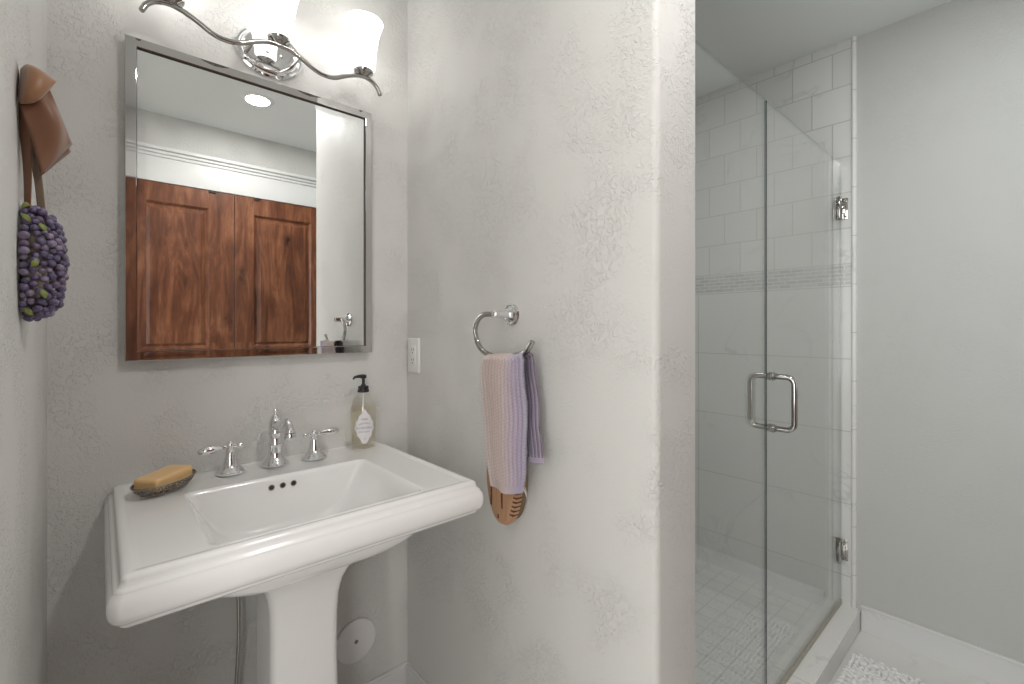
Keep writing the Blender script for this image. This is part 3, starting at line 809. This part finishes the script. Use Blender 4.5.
for k in range(9):
    z = .782 + .0112 * k; w = .062 * math.sqrt(max(0, 1 - (abs(z + .002 - .869) / .121) ** 1.818)) ** .85
    b.box(bx_ - .0150, bx_ + .0035, bcy - w - .0004, bcy - w + .012, z, z + .004)
build('edge_slots', b, M['burnt'], t)
b = B(); b.tube([(bx_, bcy, bz1 - .005), (rx + .012, -.565, 1.08), (rx + .006, -.565, rz - .113), (rx, -.566, rz - .098), (rx - .0065, -.565, rz - .106), (rx + .006, -.562, rz - .125), (rx + .012, -.56, 1.08), (bx_ + .001, bcy - .002, bz1 - .005)], .0012, 6)
build('hanging_cord', b, pbr('cotton_cord', (.6, .55, .48), .9), t)

# ------------------------------------------------------------------ ribbon and berry swag on the left wall
V = Vector
t = thing('berry_swag', (XL, -.46, 1.25), 'brown ribbon bow with a cluster of purple berries hanging on the left wall', 'wall decoration')
def patch(corners, bulge, name, mat, nu=14, nv=14, th=.0012, rip=0, parent=None):
    c = corners
    def fn(u, v):
        p = c[0] * (1 - u) * (1 - v) + c[1] * u * (1 - v) + c[2] * u * v + c[3] * (1 - u) * v
        return p + bulge * (math.sin(PI * u) * math.sin(PI * v)) + Vector((0, rip * math.sin(u * 9), 0))
    b = B(); b.grid(fn, nu, nv)
    o = build(name, b, mat, parent or t, angle=180)
    sm = o.modifiers.new('solid', 'SOLIDIFY'); sm.thickness = th; sm.offset = 0
    return o
V = Vector
def ribbon_strip(path, wdir, widths, name, mat, th=.0012, wav=0):
    P_ = catmull(path, 6); n = len(P_) - 1; b = B()
    def fn(u, v):
        i = v * n; i0 = min(int(i), n - 1); f = i - i0; p = P_[i0].lerp(P_[i0 + 1], f)
        w = interp([(k / (len(widths) - 1), x) for k, x in enumerate(widths)], v)
        return p + wdir * (w * (u - .5)) + Vector((0, wav * math.sin(u * PI * 2), 0))
    b.grid(fn, 8, n)
    for i_, q in enumerate(b.v):
        if q[0] < XL + .001: b.v[i_] = (XL + .001, q[1], q[2])
    o = build(name, b, mat, t, angle=180)
    sm = o.modifiers.new('solid', 'SOLIDIFY'); sm.thickness = th; sm.offset = 0
    return o
b = B(); rs = []
# puffed loop: lofted flattened tube, narrow at the knot and wide at the outer fold
loop_top = [V((-0.0855, -0.4750, 1.6113)), V((-0.0776, -0.4900, 1.6138)), V((-0.0639, -0.5000, 1.6068)), V((-0.0476, -0.5000, 1.5969))]
loop_bot = [V((-0.0855, -0.5000, 1.5568)), V((-0.0788, -0.5100, 1.5501)), V((-0.0632, -0.5100, 1.5607)), V((-0.0474, -0.5050, 1.5929))]
lt = catmull(loop_top, 5); lb = catmull(loop_bot, 5)
for i, (p, q) in enumerate(zip(lt, lb)):
    m_ = (p + q) / 2; h = (p - q) / 2; n = 16; dpt = .020 * math.sin(PI * min(1, .25 + i / (len(lt) - 1) * .75)) + .001
    rs.append([m_ + h * math.cos(2 * PI * k / n) + Vector((.25, -1, 0)).normalized() * (dpt * math.sin(2 * PI * k / n)) for k in range(n)])
rs = [[Vector((max(XL + .001, v_.x), v_.y, v_.z)) for v_ in r_] for r_ in rs]
b.rings(rs)
build('bow_loop', b, pbr('brown_satin_ribbon_loop', (.29, .135, .06), .45, sheen=.3, bump=(60, .15, .002)), t, angle=75)
patch([V((-0.0845, -0.5000, 1.5518)), V((-0.0538, -0.5000, 1.5818)), V((-0.0322, -0.4600, 1.5217)), V((-0.0616, -0.4900, 1.4618))], V((.010, -.014, .004)), 'bow_flap', M['ribbon'], rip=.0015)
patch([V((-0.0822, -0.4700, 1.5634)), V((-0.0555, -0.4700, 1.5779)), V((-0.0345, -0.4400, 1.5145)), V((-0.0649, -0.4700, 1.4631))], V((.002, -.008, 0)), 'bow_flap', M['ribbon'], rip=.001)
ribbon_strip([V((-0.0844, -0.4900, 1.5611)), V((-0.0799, -0.4850, 1.5145)), V((-0.0780, -0.4780, 1.4669)), V((-0.0787, -0.4700, 1.4064))], V((.7, -.7, 0)).normalized(), [.008, .017, .013, .009], 'ribbon_tail', M['ribbon'])
ribbon_strip([V((-0.0822, -0.4700, 1.5634)), V((-0.0739, -0.4600, 1.5019)), V((-0.0685, -0.4550, 1.4570)), V((-0.0652, -0.4500, 1.4123))], V((.9, -.45, 0)).normalized(), [.008, .012, .010, .010], 'ribbon_tail', M['ribbon_tan'])
b = B(); b.lathe([(0, 0), (.006, 0), (.006, .004), (0, .005)], (XL, -.485, 1.572), (1, 0, 0), 12); build('wall_nail', b, M['nickel'], t)
# berry cluster
CC = V((XL, -.448, 1.335)); SA = (.044, .050, .084)
b = B(); b.sphere(CC + V((.017, 0, 0)), (.0165, .038, .074), 20, 14); build('backing', b, M['straw'], t)
rn = random.Random(11)
pts_ = []; tries = 0
while len(pts_) < 235 and tries < 60000:
    tries += 1
    th_ = rn.uniform(0, 2 * PI); cz = rn.uniform(-1, 1); sr = math.sqrt(1 - cz * cz)
    d = V((abs(sr * math.cos(th_)), sr * math.sin(th_), cz))
    # squarish column shape
    k = 1 / ((abs(d.x) ** 2.4 + abs(d.y) ** 2.4 + abs(d.z) ** 3) ** (1 / 2.6))
    k *= rn.uniform(.88, 1.0)
    p = CC + V((d.x * SA[0] * k + .003, d.y * SA[1] * k, d.z * SA[2] * k)); r = rn.uniform(.0043, .0062)
    if p.x - r < XL + .001: p.x = XL + r + .001
    if all((p - q).length > (r + s_) * .86 for q, s_ in pts_): pts_.append((p, r))
camp = V((0, -1.44, 1.24))
pts_.sort(key=lambda q: (q[0] - camp).length - 40 * 0)
pts_.sort(key=lambda q: -(V((q[0].x - XL - .01, (q[0].y - CC.y), 0)).dot((camp - CC).normalized())))
def berry_mat(i):
    cols = [(.085, .06, .135), (.06, .045, .10), (.15, .12, .19), (.10, .065, .115)]
    m, nt, out = new_mat('berry_%d' % i)
    geo = N(nt, 'ShaderNodeNewGeometry'); no = N(nt, 'ShaderNodeTexNoise', i_Scale=150.0, i_Detail=2.0); L(nt, geo.outputs['Position'], no.inputs['Vector'])
    r = ramp(nt, no.outputs['Fac'], [(.35, cols[i]), (.7, tuple(min(1, c * 1.5 + .06) for c in cols[i]))])
    p = N(nt, 'ShaderNodeBsdfPrincipled', i_Roughness=.36); L(nt, r.outputs[0], p.inputs['Base Color']); L(nt, p.outputs[0], out.inputs[0]); return m
BM = [berry_mat(i) for i in range(4)]
bmesh_protos = []
for i in range(4):
    q = B(); q.sphere((0, 0, 0), 1, 12, 8); q.v = [tuple(v) for v in q.v]
    me = bpy.data.meshes.new('berry'); me.from_pydata(q.v, [], q.f); me.materials.append(BM[i]); me.polygons.foreach_set('use_smooth', [True] * len(me.polygons)); bmesh_protos.append(me)
for i, (p, r) in enumerate(pts_[:100]):
    o = bpy.data.objects.new('berry', bmesh_protos[rn.choice((0, 0, 1, 2, 3))]); o.parent = t; o.location = p - wloc(t)
    o.scale = (r, r, r * 1.12); o.rotation_euler = (rn.uniform(0, 3), rn.uniform(0, 3), 0); COL.objects.link(o)
b = B()
for p, r in pts_[100:]:
    b.cur = rn.choice((0, 0, 1, 2, 3)); b.sphere(p, r, 12, 8)
o = build('berries', b, BM, t); o['kind'] = 'stuff'
for k in range(8):
    p, r = pts_[(k * 12 + 4) % 100]
    d = (V(((p.x - XL) * 1.0, p.y - CC.y, (p.z - CC.z) * .2)).normalized())
    c0 = p + d * (r * .55); side = d.cross(V((0, 0, 1))).normalized(); upv = V((0, 0, 1)) * rn.choice((-1, 1)) + side * rn.uniform(-1, 1)
    upv = upv.normalized(); side = d.cross(upv)
    q = B(); q.grid(lambda u, v: c0 + upv * (.015 * v - .004) + side * ((u - .5) * .010 * math.sin(PI * min(.97, v + .03)) * .8) + d * (.0035 * math.sin(PI * v) + .002), 4, 8)
    o = build('leaf', q, M['leaf'], t, angle=180); sm = o.modifiers.new('s', 'SOLIDIFY'); sm.thickness = .0006; sm.offset = 0

# ------------------------------------------------------------------ shower glass
GY0, GY1, GZ1 = -.9035, -.8965, 1.927
def glass_pane(name, x0, x1, z0, z1, parent):
    b = B(); bm = bmesh.new()
    vs = [bm.verts.new((x, y, z)) for x in (x0, x1) for y in (GY0, GY1) for z in (z0, z1)]
    me_f = [((0, 1, 3, 2), 1 if x0 == XD else 2), ((4, 6, 7, 5), 2), ((0, 4, 5, 1), 0), ((2, 3, 7, 6), 0), ((0, 2, 6, 4), 2), ((1, 5, 7, 3), 2)]
    b.v = [v.co[:] for v in vs]; bm.free()
    b.f = [list(f) for f, _ in me_f]; b.mi = [m for _, m in me_f]
    return build(name, b, [M['glass'], M['glass_edge'], M['glass_edge_pale']], parent, smooth=False)
XD = 1.505
t = thing('shower_glass_panel', ((XP2 + XD) / 2, -.90, CZ), 'fixed clear glass shower panel between partition wall and glass door', 'glass panel')
glass_pane('glass', XP2 + .002, XD - .004, CZ + .001, GZ1, t)
b = B(); b.box(XP2, XD - .004, GY0 - .004, GY0, CZ, CZ + .006).box(XP2, XD - .004, GY1, GY1 + .004, CZ, CZ + .006)
build('silicone_seal', b, M['seal'], t)
t = thing('shower_door', (XD, -.90, CZ), 'frameless clear glass shower door with chrome pull handle and two hinges', 'shower door')
glass_pane('glass', XD, XT - .012, CZ + .008, GZ1, t)
b = B(); b.box(XD, XT - .012, GY0 + .001, GY1 - .001, CZ + .0005, CZ + .012)
b.box(XD, XT - .012, GY0 - .0015, GY0 + .001, CZ + .001, CZ + .022).box(XD, XT - .012, GY1 - .001, GY1 + .0015, CZ + .001, CZ + .022)
build('door_sweep', b, pbr('clear_sweep', (.40, .38, .30), .4), t)
hx, hz0, hz1 = 1.553, .930, 1.090
b = B()
for s in (-1, 1):
    y0 = GY0 if s < 0 else GY1; D = .060; R = .022
    p = [(hx, y0 + s * .001, hz0), (hx, y0 + s * (D - R), hz0)]
    for k in range(1, 7): a = PI / 2 * k / 6; p.append((hx, y0 + s * (D - R + R * math.sin(a)), hz0 + R - R * math.cos(a)))
    p += [(hx, y0 + s * D, hz1 - R)]
    for k in range(1, 7): a = PI / 2 * k / 6; p.append((hx, y0 + s * (D - R + R * math.cos(a)), hz1 - R + R * math.sin(a)))
    p += [(hx, y0 + s * .001, hz1)]
    q = B(); q.tube(p, .0085, 16)
    h = build('pull_handle', q, M['nickel'], t)
    for z in (hz0, hz1):
        q = B(); q.lathe([(.008, 0), (.0135, 0), (.0135, .003), (.0105, .005), (.0105, .009), (.009, .010)], (hx, y0, z), (0, s, 0), 20)
        build('collar', q, M['nickel'], h)
for zc in (1.736, .312):
    b = B()
    b.box(XT - .058, XT - .006, GY0 - .006, GY0, zc - .044, zc + .044, .0015).box(XT - .058, XT - .006, GY1, GY1 + .006, zc - .044, zc + .044, .0015)
    b.box(XT - .012, XT - .003, -.918, -.882, zc - .020, zc + .020, .002)
    h = build('hinge', b, M['nickel'], t)
    b = B(); b.box(XT - .0045, XT - .0002, -.925, -.875, zc - .044, zc + .044, .001); build('wall_plate', b, M['nickel'], h)
    b = B()
    for y in (-.918, -.882):
        for dz in (-.033, .033): b.lathe([(0, 0), (.0045, 0), (.0045, .001), (.002, .0016), (0, .0010)], (XT - .0045, y, zc + dz), (-1, 0, 0), 12)
    for dz in (-.028, .028): b.lathe([(0, 0), (.0045, 0), (.0045, .001), (.002, .0016), (0, .0010)], (XT - .035, GY0 - .006, zc + dz), (0, -1, 0), 12)
    build('hinge_screws', b, M['nickel'], h)

# ------------------------------------------------------------------ bath mat
mx0, mx1, my0, my1 = 1.52, 2.118, -1.80, -.985
t = thing('bath_mat', ((mx0 + mx1) / 2, (my0 + my1) / 2, 0), 'white bobbly chenille bath mat on the floor beside the shower curb', 'bath mat')
b = B(); b.box(mx0, mx1, my0, my1, .0005, .008, .003); build('backing', b, M['mat'], t)
b = B(); rn = random.Random(2); sp_ = .0195
tmpl = B(); tmpl.sphere((0, 0, 0), 1, 7, 5)
yy = my0 + .006; row = 0
while yy < my1:
    xx = mx0 + .004 + (row % 2) * sp_ / 2
    while xx < mx1 + .002:
        p = V((xx + rn.uniform(-.002, .002), yy + rn.uniform(-.002, .002), .013 + rn.uniform(-.0025, .003)))
        an = rn.uniform(0, PI); l = rn.uniform(.0125, .015); w = .0082
        ca, sa = math.cos(an), math.sin(an)
        b.add([(p.x + (v[0] * l) * ca - (v[1] * w) * sa, p.y + (v[0] * l) * sa + (v[1] * w) * ca, p.z + v[2] * .0105) for v in tmpl.v], tmpl.f)
        xx += sp_
    yy += sp_ * .82; row += 1
o = build('chenille_pile', b, M['mat'], t); o['kind'] = 'stuff'
